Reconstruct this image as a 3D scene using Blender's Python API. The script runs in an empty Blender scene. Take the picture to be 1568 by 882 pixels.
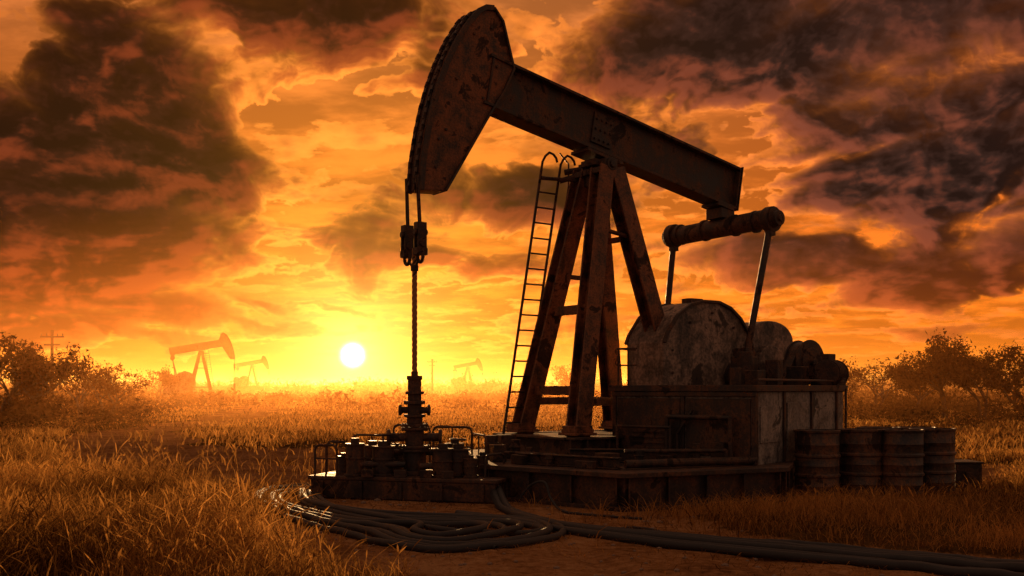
import bpy, bmesh, math, random, time
import numpy as np
from mathutils import Vector, Matrix, noise as mnoise
random.seed(7); rng=np.random.default_rng(7)
scene=bpy.context.scene
F=1524.0; CH=1.5
# ------------------------------------------------------------------ helpers
def sock(nt,s,v):
    if v is None: return
    if isinstance(v,bpy.types.NodeSocket): nt.links.new(v,s)
    else: s.default_value=v
class NT:
    def __init__(s,nt): s.nt=nt
    def n(s,t,**k):
        nd=s.nt.nodes.new(t)
        for a,b in k.items(): setattr(nd,a,b)
        return nd
    def m(s,op,a,b=None,c=None,clamp=False):
        nd=s.nt.nodes.new('ShaderNodeMath'); nd.operation=op; nd.use_clamp=clamp
        sock(s.nt,nd.inputs[0],a); sock(s.nt,nd.inputs[1],b); sock(s.nt,nd.inputs[2],c)
        return nd.outputs[0]
    def vm(s,op,a,b=None,scale=None):
        nd=s.nt.nodes.new('ShaderNodeVectorMath'); nd.operation=op
        sock(s.nt,nd.inputs[0],a); sock(s.nt,nd.inputs[1],b)
        if scale is not None: sock(s.nt,nd.inputs['Scale'],scale)
        return nd.outputs['Value'] if op in('DOT_PRODUCT','LENGTH','DISTANCE') else nd.outputs[0]
    def comb(s,x,y,z):
        nd=s.nt.nodes.new('ShaderNodeCombineXYZ')
        for i,v in enumerate((x,y,z)): sock(s.nt,nd.inputs[i],v)
        return nd.outputs[0]
    def sep(s,v):
        nd=s.nt.nodes.new('ShaderNodeSeparateXYZ'); sock(s.nt,nd.inputs[0],v); return nd.outputs
    def noise(s,v,scale,detail=6,rough=.55,dist=0.):
        nd=s.nt.nodes.new('ShaderNodeTexNoise'); sock(s.nt,nd.inputs['Vector'],v)
        nd.inputs['Scale'].default_value=scale; nd.inputs['Detail'].default_value=detail
        nd.inputs['Roughness'].default_value=rough; nd.inputs['Distortion'].default_value=dist
        return nd.outputs
    def mix(s,f,a,b,bt='MIX'):
        nd=s.nt.nodes.new('ShaderNodeMix'); nd.data_type='RGBA'; nd.blend_type=bt
        sock(s.nt,nd.inputs[0],f)
        for i,v in((6,a),(7,b)):
            if isinstance(v,tuple): v=(*v[:3],1)
            sock(s.nt,nd.inputs[i],v)
        return nd.outputs[2]
    def ramp(s,f,stops,interp='LINEAR'):
        nd=s.nt.nodes.new('ShaderNodeValToRGB'); cr=nd.color_ramp; cr.interpolation=interp
        while len(cr.elements)<len(stops): cr.elements.new(.5)
        for e,(p,c) in zip(cr.elements,stops): e.position=p; e.color=(*c,1) if len(c)==3 else c
        sock(s.nt,nd.inputs[0],f); return nd.outputs[0]
    def smooth(s,v,a,b):
        nd=s.nt.nodes.new('ShaderNodeMapRange'); nd.interpolation_type='SMOOTHSTEP'
        sock(s.nt,nd.inputs[0],v); nd.inputs[1].default_value=a; nd.inputs[2].default_value=b
        return nd.outputs[0]
def newmat(name):
    m=bpy.data.materials.new(name); m.use_nodes=True; m.node_tree.nodes.clear()
    k=NT(m.node_tree); out=k.n('ShaderNodeOutputMaterial'); return m,k,out
def metal_mat(name,dark,mid,light,scale=3.,rough=(.4,.8),metal=.35,rust=.5,bump=.45,seed=0.):
    m,k,out=newmat(name)
    tc=k.n('ShaderNodeTexCoord').outputs['Object']
    v=k.vm('ADD',tc,(seed,seed*1.7,seed*.3))
    n1=k.noise(v,scale,7,.65,.5)[0]
    st=k.vm('MULTIPLY',v,(5.,5.,1.1)); n2=k.noise(st,1.3,5,.65,.4)[0]
    n3=k.noise(v,scale*14,3,.6)[0]
    f=k.m('ADD',k.m('MULTIPLY',n1,.72),k.m('MULTIPLY',n2,.28))
    f=k.m('ADD',f,k.m('MULTIPLY',k.m('SUBTRACT',n3,.5),.32))
    c=k.ramp(f,[(.38,dark),(.38+.15*(1.1-rust),mid),(.60,light),(.68,mid)])
    w=k.smooth(n1,.56,.61)
    c=k.mix(k.m('MULTIPLY',w,.85),c,tuple(x*.3 for x in dark))
    b=k.n('ShaderNodeBsdfPrincipled'); k.nt.links.new(c,b.inputs['Base Color'])
    b.inputs['Metallic'].default_value=metal
    r=k.n('ShaderNodeMapRange'); k.nt.links.new(f,r.inputs[0]); r.inputs[1].default_value=.38; r.inputs[2].default_value=.62
    r.inputs[3].default_value=rough[0]; r.inputs[4].default_value=rough[1]; k.nt.links.new(r.outputs[0],b.inputs['Roughness'])
    bp=k.n('ShaderNodeBump'); bp.inputs['Strength'].default_value=bump; bp.inputs['Distance'].default_value=.02
    k.nt.links.new(k.m('ADD',n1,k.m('MULTIPLY',n3,.5)),bp.inputs['Height']); k.nt.links.new(bp.outputs[0],b.inputs['Normal'])
    k.nt.links.new(b.outputs[0],out.inputs[0]); return m
STEEL=metal_mat('dark_painted_steel',(.030,.025,.024),(.072,.042,.030),(.20,.085,.042),2.2,rust=.35)
RUST=metal_mat('rusted_steel',(.034,.020,.015),(.125,.050,.024),(.36,.130,.055),2.6,rust=.6,seed=3.)
GRIME=metal_mat('grimy_cover_plate',(.045,.036,.032),(.18,.125,.095),(.50,.34,.25),1.5,rust=.45,metal=.3,seed=9.)
PANEL=metal_mat('weathered_grey_panel',(.045,.040,.037),(.19,.165,.15),(.46,.38,.31),1.8,rust=.55,metal=.3,seed=5.)
DARK=metal_mat('oily_black_iron',(.018,.014,.013),(.052,.030,.021),(.16,.070,.036),4.,rust=.4,seed=12.)
BARREL=metal_mat('barrel_paint',(.034,.031,.033),(.10,.062,.045),(.27,.115,.055),2.2,rust=.45,metal=.35,seed=20.)
def simple(name,col,rough,bscale=60,bstr=.3):
    m,k,out=newmat(name); tc=k.n('ShaderNodeTexCoord').outputs['Object']
    n=k.noise(tc,bscale,4)[0]; c=k.mix(n,tuple(x*.6 for x in col),tuple(min(1,x*1.5) for x in col))
    b=k.n('ShaderNodeBsdfPrincipled'); k.nt.links.new(c,b.inputs['Base Color']); b.inputs['Roughness'].default_value=rough
    bp=k.n('ShaderNodeBump'); bp.inputs['Strength'].default_value=bstr; bp.inputs['Distance'].default_value=.01
    k.nt.links.new(n,bp.inputs['Height']); k.nt.links.new(bp.outputs[0],b.inputs['Normal'])
    k.nt.links.new(b.outputs[0],out.inputs[0]); return m
RUBBER=simple('dusty_rubber',(.017,.015,.016),.66,30)
ROPE=simple('rope_fibre',(.40,.18,.06),.8,90,.8)
BARK=simple('bark',(.045,.028,.02),.9,8)

def sstep(x,a,b): t=np.clip((x-a)/(b-a),0,1); return t*t*(3-2*t)
def vn(x,y,s,seed=0):
    x=x*s+seed*13.7; y=y*s+seed*7.3
    xi=np.floor(x);yi=np.floor(y); fx=x-xi;fy=y-yi; fx=fx*fx*(3-2*fx); fy=fy*fy*(3-2*fy)
    def h(a,b): v=np.sin(a*127.1+b*311.7)*43758.5453; return v-np.floor(v)
    return (h(xi,yi)*(1-fx)+h(xi+1,yi)*fx)*(1-fy)+(h(xi,yi+1)*(1-fx)+h(xi+1,yi+1)*fx)*fy
def dirt(x,y):
    """1 = bare earth, 0 = grass"""
    w=(vn(x,y,.9,1)-.5)*1.2+(vn(x,y,2.6,2)-.5)*.6
    left=np.interp(y,[0,8,9.5,11,12.5,14,16,20,26,40],[-1.3,-1.6,-2.1,-3.0,-4.0,-4.8,-6.4,-8.4,-9,-9])
    right=np.interp(y,[0,7.6,8.2,9,9.8,10.5,11.5,13,15,18,24,40],[6.5,6.2,4.7,3.5,2.6,2.1,1.9,5.2,7.6,9,10,11])
    d=np.minimum(sstep(x-left+w,-.35,.5),1-sstep(x-right+w*.7,-.35,.5))
    d=d*(1-sstep(y+w*2,22,27))
    tx=np.interp(y,[16,20,26,34,45,70,120,300],[-5,-7.,-10,-13,-13,-18,-30,-60]); tw=np.interp(y,[18,30,60,300],[2.4,1.8,2.0,3])
    tr=1-sstep(np.abs(x-tx)+w*.8,tw*.6,tw*1.2)
    mid=np.exp(-((x-tx-.2)/.35)**2)*(y>20)*.5       # grassy strip between the wheel tracks
    return np.clip(np.maximum(d,tr*sstep(y,14,18)*(1-mid)),0,1)
def hgt(x,y):
    d=dirt(x,y)
    r=(vn(x,y,.35,5)-.5)*.10+(vn(x,y,1.3,6)-.5)*.05+(vn(x,y,4.,7)-.5)*.032+(vn(x,y,9.,8)-.5)*.012
    rut=np.exp(-((x-(.9+.25*np.sin(y*.5))-.9*(y-9)*-.15)/.16)**2)+np.exp(-((x-(2.5+.25*np.sin(y*.5))-.9*(y-9)*-.15)/.16)**2)
    r=r-.035*rut*(y<12)*d
    pad=np.exp(-(np.maximum(np.hypot(x-1.5,y-14.8)-4.3,0)/1.2)**2)
    r=r*(1-.85*pad)
    bank=.08*(1-d)*sstep(y,0,8)*(y<60)
    hill=sstep(y,60,400)*(vn(x,y,.008,9)-.5)*2.5
    return r+bank+hill-.015*pad
def h1(x,y): return float(hgt(np.array([float(x)]),np.array([float(y)]))[0])

def link(o,parent=None):
    scene.collection.objects.link(o)
    if parent: o.parent=parent
    return o
def empty(name,loc=(0,0,0),rot=0.,sc=1.):
    e=bpy.data.objects.new(name,None); e.location=loc; e.rotation_euler=(0,0,rot); e.scale=(sc,)*3; e.empty_display_size=.3
    return link(e)
def finish(bm,name,mat,parent=None,bevel=.0,smooth=False,seg=2):
    bmesh.ops.recalc_face_normals(bm,faces=bm.faces)
    me=bpy.data.meshes.new(name); bm.to_mesh(me); bm.free(); me.materials.append(mat)
    if smooth:
        for p in me.polygons: p.use_smooth=True
        me.set_sharp_from_angle(angle=math.radians(40))
    o=link(bpy.data.objects.new(name,me),parent)
    if bevel:
        b=o.modifiers.new('bevel','BEVEL'); b.width=bevel; b.segments=seg; b.limit_method='ANGLE'; b.angle_limit=math.radians(35)
    return o
def add_box(bm,c,s,M=None):
    M0=Matrix.Translation(c)@Matrix.Diagonal((s[0],s[1],s[2],1))
    if M is not None: M0=M@M0
    bmesh.ops.create_cube(bm,size=1,matrix=M0)
def frame(p0,p1,up=(0,0,1)):
    p0=Vector(p0);p1=Vector(p1); d=(p1-p0); L=d.length; d.normalize(); up=Vector(up)
    y=up.cross(d)
    if y.length<1e-3: y=Vector((0,1,0)).cross(d)
    y.normalize(); z=d.cross(y)
    M=Matrix((d,y,z)).transposed().to_4x4(); M.translation=p0
    return M,L
def add_beam(bm,p0,p1,w,h,up=(0,0,1),e=0.):
    M,L=frame(p0,p1,up); add_box(bm,(L/2,0,0),(L+2*e,w,h),M)
def add_ibeam(bm,p0,p1,w,h,tf=.035,tw=.03,up=(0,0,1)):
    M,L=frame(p0,p1,up)
    add_box(bm,(L/2,0,h/2-tf/2),(L,w,tf),M); add_box(bm,(L/2,0,-h/2+tf/2),(L,w,tf),M)
    add_box(bm,(L/2,0,0),(L-.004,tw,h-2*tf),M)
def add_cyl(bm,p0,p1,r,seg=20,r2=None,cap=True):
    p0=Vector(p0);p1=Vector(p1); d=p1-p0
    q=d.to_track_quat('Z','Y').to_matrix().to_4x4(); q.translation=(p0+p1)/2
    bmesh.ops.create_cone(bm,cap_ends=cap,segments=seg,radius1=r,radius2=r if r2 is None else r2,depth=d.length,matrix=q)
def add_prism(bm,poly,a,b,fn):
    A=[bm.verts.new(fn(u,v,a)) for u,v in poly]; B=[bm.verts.new(fn(u,v,b)) for u,v in poly]
    bm.faces.new(A); bm.faces.new(B[::-1]); n=len(poly)
    for i in range(n): bm.faces.new((A[i],B[i],B[(i+1)%n],A[(i+1)%n]))
def add_tube(bm,pts,r,seg=8):
    for a,b in zip(pts[:-1],pts[1:]): add_cyl(bm,a,b,r,seg)
    for p in pts[1:-1]: bmesh.ops.create_icosphere(bm,subdivisions=1,radius=r*1.02,matrix=Matrix.Translation(p))
BM=bmesh.new
SZ=lambda u,v,w:(u,w,v)
XY=lambda u,v,w:(u,v,w)
# ------------------------------------------------------------------ pumpjack
TH=math.radians(36); W=(-1.36,13.9,0)
pj=empty('oil_pumpjack',W,TH)
parts=[]
def P(o): parts.append(o); return o
arc=[(.0,4.25),(.035,4.66),(.11,5.08),(.19,5.42),(.29,5.75),(.43,6.11),(.60,6.45),(.79,6.74),(.97,6.95)]
rear=[(1.10,7.03),(1.24,7.05),(1.40,6.88),(1.60,6.22),(1.42,5.86),(1.10,5.38),(.75,4.82),(.41,4.28)]
bm=BM(); add_prism(bm,arc+rear,-.15,.15,SZ); P(finish(bm,'horse_head_body',RUST,pj,.012))
def offs(poly,d):
    out=[]
    for i,p in enumerate(poly):
        a=Vector(poly[max(i-1,0)]);b=Vector(poly[min(i+1,len(poly)-1)]); t=(b-a).normalized(); out.append((p[0]-t.y*d,p[1]+t.x*d))
    return out
bm=BM()
o1=offs(arc+rear[:2],.03); i1=offs(arc+rear[:2],-.05)
for t0,t1 in((-.185,-.152),(.152,.185),(-.02,.02)):
    add_prism(bm,o1+i1[::-1],t0,t1,SZ)
P(finish(bm,'horse_head_track',STEEL,pj,.005))
bm=BM()
ro=offs(rear[1:],.012); ri=offs(rear[1:],-.022)
add_prism(bm,ro+ri[::-1],-.19,.19,SZ)
for side in(-1,1):
    for (s,z) in [(.25,4.6),(.42,5.15),(.9,6.6),(1.2,6.75),(1.3,6.2),(1.05,5.7),(.6,5.9),(.3,5.0),(.85,5.25)]:
        add_cyl(bm,(s,side*.15,z),(s,side*.172,z),.022,8)
P(finish(bm,'horse_head_edge_plates',STEEL,pj,.004))
bm=BM(); pts=offs(arc,.05)
dense=[]
for a,b in zip(pts[:-1],pts[1:]):
    n=max(1,int((Vector(b)-Vector(a)).length/.075))
    for i in range(n): dense.append(tuple(Vector(a).lerp(Vector(b),i/n)))
for t in(-.09,.09):
    for i,(a,b) in enumerate(zip(dense[:-1],dense[1:])):
        w=.075 if i%2 else .035; h=.03 if i%2 else .06
        add_beam(bm,(a[0],t,a[1]),(b[0],t,b[1]),h,w,(0,1,0),.008)
P(finish(bm,'bridle_chain',DARK,pj,.006))
bm=BM()
for t in(-.20,-.15,.13,.18):
    add_cyl(bm,(-.05,t*.9,4.45),(-.02,t*1.0,3.78),.014,8)
P(finish(bm,'bridle_cables',DARK,pj))
bm=BM()
for t in(-.19,.17):
    add_box(bm,(-.02,t,3.74),(.15,.11,.11)); add_box(bm,(-.02,t-.05,3.58),(.14,.028,.36)); add_box(bm,(-.02,t+.05,3.58),(.14,.028,.36))
    add_box(bm,(-.02,t,3.39),(.17,.12,.10)); add_cyl(bm,(-.12,t,3.66),(.08,t,3.66),.045,12); add_cyl(bm,(-.02,t-.09,3.50),(-.02,t+.09,3.50),.05,12)
    ring=[Vector((-.02,t+.075*math.cos(a),3.33+.085*math.sin(a))) for i,a in enumerate(np.linspace(0,2*math.pi,13))]
    add_tube(bm,ring,.026,8)
    add_cyl(bm,(-.02,t*.8,3.30),(0,0,3.14),.018,8)
add_cyl(bm,(0,0,3.34),(0,0,3.05),.036,12); add_cyl(bm,(0,0,3.22),(0,0,3.14),.055,12)
P(finish(bm,'hanger_clamps',DARK,pj,.008))
for kx in range(3):
    cu=bpy.data.curves.new('polished_rod_rope_%d'%kx,'CURVE'); cu.dimensions='3D'; cu.bevel_depth=.021; cu.bevel_resolution=2
    sp=cu.splines.new('POLY'); N=150; sp.points.add(N-1)
    for i in range(N):
        z=1.55+(3.45-1.55)*i/(N-1); a=z*26+kx*2.094
        sp.points[i].co=(.019*math.cos(a),.019*math.sin(a),z,1)
    cu.materials.append(ROPE); P(link(bpy.data.objects.new('rope_strand_%d'%(kx+1),cu),pj))
b0=Vector((1.12,0,6.00)); b1=Vector((6.52,0,5.03)); bd=(b1-b0).normalized()
bm=BM(); add_ibeam(bm,b0,b1,.36,.76,.045,.12); P(finish(bm,'walking_beam',STEEL,pj,.006))
bm=BM(); MB,LB=frame(b0,b1)
for x in(.06,LB-.02): 
    add_box(bm,(x,-.12,0),(.03,.115,.66),MB); add_box(bm,(x,.12,0),(.03,.115,.66),MB)
add_box(bm,(LB+.012,0,0),(.02,.40,.80),MB)
for sd in(-1,1):
    add_box(bm,(2.32,sd*.075,.02),(.42,.03,.5),MB)
    for ix in range(4):
        for iz in range(3): add_cyl(bm,MB@Vector((2.17+ix*.10,sd*.09,-.16+iz*.16)),MB@Vector((2.17+ix*.10,sd*.115,-.16+iz*.16)),.022,6)
add_box(bm,(2.35,0,-.42),(.75,.42,.05),MB); add_box(bm,(LB-.3,0,-.41),(.4,.40,.05),MB)
P(finish(bm,'beam_plates',STEEL,pj,.004))
bm=BM()
add_box(bm,(3.37,0,5.07),(.42,.34,.10)); add_cyl(bm,(3.37,-.36,5.02),(3.37,.36,5.02),.105,20); add_box(bm,(3.37,0,4.92),(.46,.62,.09))
for t in(-.27,.27): add_box(bm,(3.37,t,5.0),(.26,.12,.22))
for t in(-.36,.36): add_cyl(bm,(3.37,t-.03,5.02),(3.37,t+.03,5.02),.06,10)
add_box(bm,(3.37,0,4.80),(.36,.30,.18))
P(finish(bm,'saddle_bearing',STEEL,pj,.01))
legs=[((3.28,-.22,4.97),(2.37,-.70,.78)),((3.28,.22,4.97),(2.37,.70,.78)),((3.50,-.22,4.97),(4.57,-.72,.78)),((3.50,.22,4.97),(4.42,.76,.78))]
bm=BM()
for a,b in legs: add_ibeam(bm,a,b,.28,.26,.035,.05,up=(0,1,0))
P(finish(bm,'samson_post_legs',RUST,pj,.006))
def on(i,z):
    a,b=map(Vector,legs[i]); return a.lerp(b,(a.z-z)/(a.z-b.z))
bm=BM()
for z,w in((2.72,.14),(1.47,.14)):
    add_beam(bm,on(0,z),on(1,z),.10,w); 
for z,w in((3.9,.08),(1.47,.12)):
    add_beam(bm,on(2,z),on(3,z),.08,w)
for i,j in((0,2),(1,3)):
    add_beam(bm,on(i,1.30),on(j,1.30),.07,.12); 
add_beam(bm,on(1,3.3),on(3,3.3),.06,.07)
add_cyl(bm,on(0,4.0),on(2,3.9),.035,10)
P(finish(bm,'cross_braces',RUST,pj,.005))
bm=BM()
for a,b in legs:
    add_box(bm,(b[0],b[1],.83),(.42,.40,.04)); add_box(bm,(b[0],b[1],.90),(.34,.30,.10))
    for dx in(-.16,.16):
        for dy in(-.15,.15): add_cyl(bm,(b[0]+dx,b[1]+dy,.85),(b[0]+dx,b[1]+dy,.90),.025,6)
P(finish(bm,'leg_feet',RUST,pj,.008))
bm=BM(); zq=4.33; sq=6.22
add_cyl(bm,(sq,-1.22,zq+.02),(sq,1.28,zq-.02),.165,28)
for t in(-1.05,-.80,-.35,.35,.95): add_cyl(bm,(sq,t-.03,zq),(sq,t+.03,zq),.19,28)
for t in(-1.22,1.24): add_cyl(bm,(sq,t-.09,zq),(sq,t+.09,zq),.13,16); add_cyl(bm,(sq,t-.12,zq),(sq,t+.12,zq),.06,10)
for t in(-1.12,1.14): add_cyl(bm,(sq,t-.07,zq),(sq,t+.07,zq),.215,18)
add_box(bm,(sq,0,zq+.24),(.34,.36,.18)); add_cyl(bm,(sq,-.17,zq+.25),(sq,.17,zq+.25),.12,16)
P(finish(bm,'equalizer_bar',STEEL,pj,.008,True))
bm=BM()
add_cyl(bm,(sq-.02,-1.12,zq-.1),(5.64,-1.09,2.0),.055,14); add_cyl(bm,(sq,1.14,zq-.1),(5.9,1.14,1.7),.055,14)
add_box(bm,(5.64,-1.09,2.02),(.16,.13,.30)); add_cyl(bm,(5.64,-1.24,2.05),(5.64,-.96,2.05),.07,14)
add_box(bm,(sq-.02,-1.12,zq-.2),(.13,.13,.16)); add_box(bm,(sq,1.14,zq-.2),(.13,.13,.16))
P(finish(bm,'pitman_arms',STEEL,pj,.006,True))
pf=[(3.92,.46),(3.92,2.22),(3.98,2.36),(4.22,2.66),(4.5,2.83),(4.8,2.90),(5.15,2.90),(5.42,2.82),(5.66,2.66),(5.85,2.44),(5.96,2.2),(6.0,1.95),(6.0,.46)]
def arch(s0,s1,zt,zb=.46,n=14):
    r=(s1-s0)/2; c=(s0+s1)/2
    pts=[(s0,zb),(s0,zt-r*.68)]
    for i in range(1,n):
        a=math.pi-math.pi*(i/n); 
        pts.append((c+r*math.cos(a)*1.0, zt-r*.68+ r*.68*math.sin(a)**.8))
    pts+=[(s1,zt-r*.68),(s1,zb)]; return pts
bm=BM(); add_prism(bm,pf,-.93,-.08,SZ); P(finish(bm,'gear_cover',GRIME,pj,.02))
bm=BM()
top=pf[1:-1]
for t in(-.94,-.07,):
    for a,b in zip(top[:-1],top[1:]): add_beam(bm,(a[0],t,a[1]),(b[0],t,b[1]),.045,.06,(0,1,0),.008) 
for (s,z) in [(4.1,1.75),(4.1,2.1),(4.5,2.55),(5.0,2.72),(5.5,2.5),(5.8,2.1),(5.8,1.7)]:
    add_cyl(bm,(s,-.93,z),(s,-.955,z),.022,6)
add_box(bm,(5.0,-.5,2.93),(.3,.2,.10))
add_box(bm,(5.64,-1.0,1.85),(.30,.10,.62)); add_cyl(bm,(5.5,-1.06,1.7),(5.5,-.93,1.7),.22,20)
P(finish(bm,'cover_trim',STEEL,pj,.006))
bm=BM(); pf2=arch(5.95,7.15,2.66,.3); add_prism(bm,pf2,-.85,-.30,SZ)
add_cyl(bm,(6.45,-.95,1.9),(6.45,-.84,1.9),.34,26)
P(finish(bm,'belt_guard',GRIME,pj,.015))
bm=BM()
add_cyl(bm,(6.45,-1.72,1.93),(6.45,-1.50,1.93),.34,32); add_cyl(bm,(6.45,-1.78,1.93),(6.45,-1.73,1.93),.24,24); add_cyl(bm,(6.45,-1.85,1.93),(6.45,-.9,1.93),.06,12)
for t in(-1.74,-1.50): add_cyl(bm,(6.45,t-.012,1.93),(6.45,t+.012,1.93),.37,32)
add_box(bm,(6.45,-1.3,1.68),(.3,.3,.34)); 
add_beam(bm,(5.9,-1.62,1.55),(6.35,-1.62,2.15),.16,.22)
P(finish(bm,'brake_wheel',STEEL,pj,.008,True))
bm=BM()
add_cyl(bm,(6.05,-2.35,1.74),(6.65,-2.05,1.74),.19,24); 
for i in range(7):
    f=i/6; a=Vector((6.08,-2.335,1.74)).lerp(Vector((6.6,-2.075,1.74)),f); d=Vector((.6,.3,0)).normalized()*.012
    add_cyl(bm,a-d,a+d,.215,24)
add_cyl(bm,(6.66,-2.04,1.74),(6.72,-2.01,1.74),.23,24); add_box(bm,(6.3,-2.2,1.60),(.5,.3,.14)); add_box(bm,(6.3,-2.2,1.98),(.18,.14,.14))
P(finish(bm,'electric_motor',DARK,pj,.006,True))
bm=BM()
add_ibeam(bm,(2.05,-.92,.625),(4.95,-.92,.625),.22,.33); add_ibeam(bm,(2.05,.92,.625),(4.95,.92,.625),.22,.33)
for s in(2.16,3.3,4.5): add_ibeam(bm,(s,-.80,.625),(s,.80,.625),.24,.325)
add_box(bm,(3.4,0,.765),(2.3,1.5,.03))
for s in np.arange(2.3,4.9,.42): add_box(bm,(s,-.97,.625),(.03,.1,.25))
P(finish(bm,'skid_frame',STEEL,pj,.006))
bm=BM()
def loc(p):
    v=Matrix.Rotation(-TH,4,'Z')@(Vector(p)-Vector(W)); return v
la=loc((-.24,15.7,.05)); lt=loc((.47,15.85,5.0)); wv=loc((.30,.22,0))-loc((0,0,0))
for kx in(0,1):
    o=wv*kx; add_cyl(bm,la+o,lt+o,.022,8)
    q=[lt+o]; 
    for i in range(1,7):
        a=i/6*math.pi; q.append(lt+o+Vector((.16*(1-math.cos(a)),0,.14*math.sin(a)+.14*(1 if i<7 else 0)*min(1,i/3)))+wv*0)
    add_tube(bm,q,.02,8)
for i in range(20):
    f=(i+.7)/20.2; add_cyl(bm,la.lerp(lt,f),la.lerp(lt,f)+wv,.014,8)
add_cyl(bm,lt+Vector((0,0,-.15)),(3.2,.3,4.85),.03,8); add_cyl(bm,lt+wv+Vector((0,0,-.15)),(3.3,.2,4.95),.045,8)
add_cyl(bm,lt+wv+Vector((0.1,0,.0)),(3.37,.2,5.05),.05,8)
add_cyl(bm,la.lerp(lt,.45)+wv,on(1,2.5),.015,6)
add_tube(bm,[la+wv*1.7+Vector((0,0,.2)),lt+wv*1.5+Vector((0,0,-.2)),lt+wv*1.5+Vector((0,0,.15)),lt+wv+Vector((0,0,.3))],.014,6)
P(finish(bm,'ladder',STEEL,pj,0,True))
base=[(-.44,13.62),(1.36,12.16),(3.66,13.16),(5.15,17.3),(3.5,20.0),(-.75,16.9)]
def inset(poly,d):
    c=Vector((sum(p[0] for p in poly)/len(poly),sum(p[1] for p in poly)/len(poly)))
    return [tuple(Vector(p)+(c-Vector(p)).normalized()*d) for p in poly]
toL=lambda u,v,w:tuple(loc((u,v,w)))
bm=BM(); add_prism(bm,inset(base,.14),.0,.40,toL); finish(bm,'foundation_core',STEEL,pj,.01)
bm=BM(); add_prism(bm,base,.40,.46,toL); add_prism(bm,inset(base,.02),-.02,.04,toL)
for (a,b) in((base[0],base[1]),(base[1],base[2]),(base[2],base[3]),(base[5],base[0])):
    A=Vector((*a,0));B=Vector((*b,0)); n=int((B-A).length/.58); c=Vector((1.8,16,0))
    for i in range(n+1):
        p=A.lerp(B,(i+.15)/(n+.3)); d=(c-p).normalized()
        add_beam(bm,loc(p+d*.05+Vector((0,0,.22))),loc(p+d*.16+Vector((0,0,.22))),.022,.36)
finish(bm,'foundation_plates',STEEL,pj,.006)
bm=BM()
def fit(x,y,sx,sy,h,r,z=.46):
    M=Matrix.Rotation(-TH,4,'Z')@Matrix.Translation(Vector((x,y,z+h/2+.001))-Vector(W))@Matrix.Rotation(r,4,'Z')
    add_box(bm,(0,0,0),(sx,sy,h),M)
for (x,y,sx,sy,h,r) in((.2,13.75,.35,.25,.13,.6),(-.2,14.2,.2,.2,.24,.3),(1.3,13.6,.25,.25,.16,.5),(-.1,14.9,.22,.22,.35,.4),(2.1,13.7,.16,.16,.12,.2),(2.9,13.75,.25,.2,.3,.8),(1.0,13.0,.2,.3,.1,.8)):
    fit(x,y,sx,sy,h,r)
add_ibeam(bm,loc((.1,13.75,.54)),loc((1.38,12.75,.54)),.12,.15,.02,.02); add_cyl(bm,loc((1.45,12.75,.53)),loc((3.3,13.50,.53)),.055,14)
add_ibeam(bm,loc((.8,14.0,.56)),loc((2.6,13.9,.56)),.16,.19,.02,.02)
for (x,y,r_,h) in((.05,14.45,.07,.3),(.25,14.3,.05,.2),(-.3,14.7,.09,.35),(.5,13.35,.05,.16),(1.7,13.3,.06,.22),(2.5,13.5,.05,.3)): 
    add_cyl(bm,loc((x,y,.46)),loc((x,y,.46+h)),r_,14); add_cyl(bm,loc((x,y,.46+h*.6)),loc((x,y,.46+h*.7)),r_*1.3,14)
add_tube(bm,[loc((-.1,14.0,.6)),loc((.6,13.5,.6)),loc((.6,13.5,.47))],.025,8)
add_tube(bm,[loc((1.5,13.3,.66)),loc((2.9,13.5,.66)),loc((2.9,13.5,.47))],.03,8)
finish(bm,'deck_fittings',DARK,pj,.008)
A5=math.radians(50); u5=Vector((math.cos(A5),math.sin(A5),0)); v5=Vector((-math.sin(A5),math.cos(A5),0)); N5=Vector((3.29,13.5,0))
def bx(a,b,z): return loc(N5+u5*a+v5*b+Vector((0,0,z)))
LU,LV=3.1,2.30
B5=lambda u,v,w:tuple(bx(u,v,w))
bm=BM(); add_prism(bm,[(0,0),(LU,0),(LU,LV),(0,LV)],.0,1.46,B5); finish(bm,'engine_housing',PANEL,pj,.012)
bm=BM()
add_prism(bm,[(-.06,-.06),(LU+.05,-.06),(LU+.05,LV+.06),(-.06,LV+.06)],1.46,1.55,B5)
for b in(.0,1.1,2.27): add_prism(bm,[(-.035,b-.03),(.0,b-.03),(.0,b+.03),(-.035,b+.03)],.47,1.45,B5)
for a in(.03,.9,1.85,2.8): add_prism(bm,[(a-.03,-.03),(a+.03,-.03),(a+.03,0),(a-.03,0)],.3,1.45,B5)
for z in(.50,1.42): add_prism(bm,[(-.05,-.04),(-.002,-.04),(-.002,LV),(-.05,LV)],z-.03,z+.03,B5)
finish(bm,'housing_frame',STEEL,pj,.006)
bm=BM()
add_prism(bm,[(1.0,-.022),(1.7,-.022),(1.7,-.001),(1.0,-.001)],.6,1.3,B5)
add_prism(bm,[(.15,-.022),(.75,-.022),(.75,-.001),(.15,-.001)],.75,1.25,B5)
finish(bm,'access_doors',PANEL,pj,.006)
bm=BM()
for b0_,b1_ in((.05,1.05),(1.15,2.22)): add_prism(bm,[(-.02,b0_),(-.002,b0_),(-.002,b1_),(-.02,b1_)],.56,1.36,B5)
for zz_ in (.62,.70,.78,.86): add_prism(bm,[(-.04,1.35),(-.021,1.35),(-.021,1.95),(-.04,1.95)],zz_,zz_+.035,B5)
finish(bm,'dark_side_panel',STEEL,pj,.006)
bm=BM()
add_tube(bm,[bx(-.12,.3,.48),bx(-.12,.3,1.1),bx(-.12,1.3,1.1),bx(-.12,1.3,.6),bx(-.12,1.9,.6)],.035,10)
add_tube(bm,[bx(-.2,1.2,.47),bx(-.2,1.2,.95),bx(-.2,2.1,.95),bx(-.2,2.1,.47)],.022,8)
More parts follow.
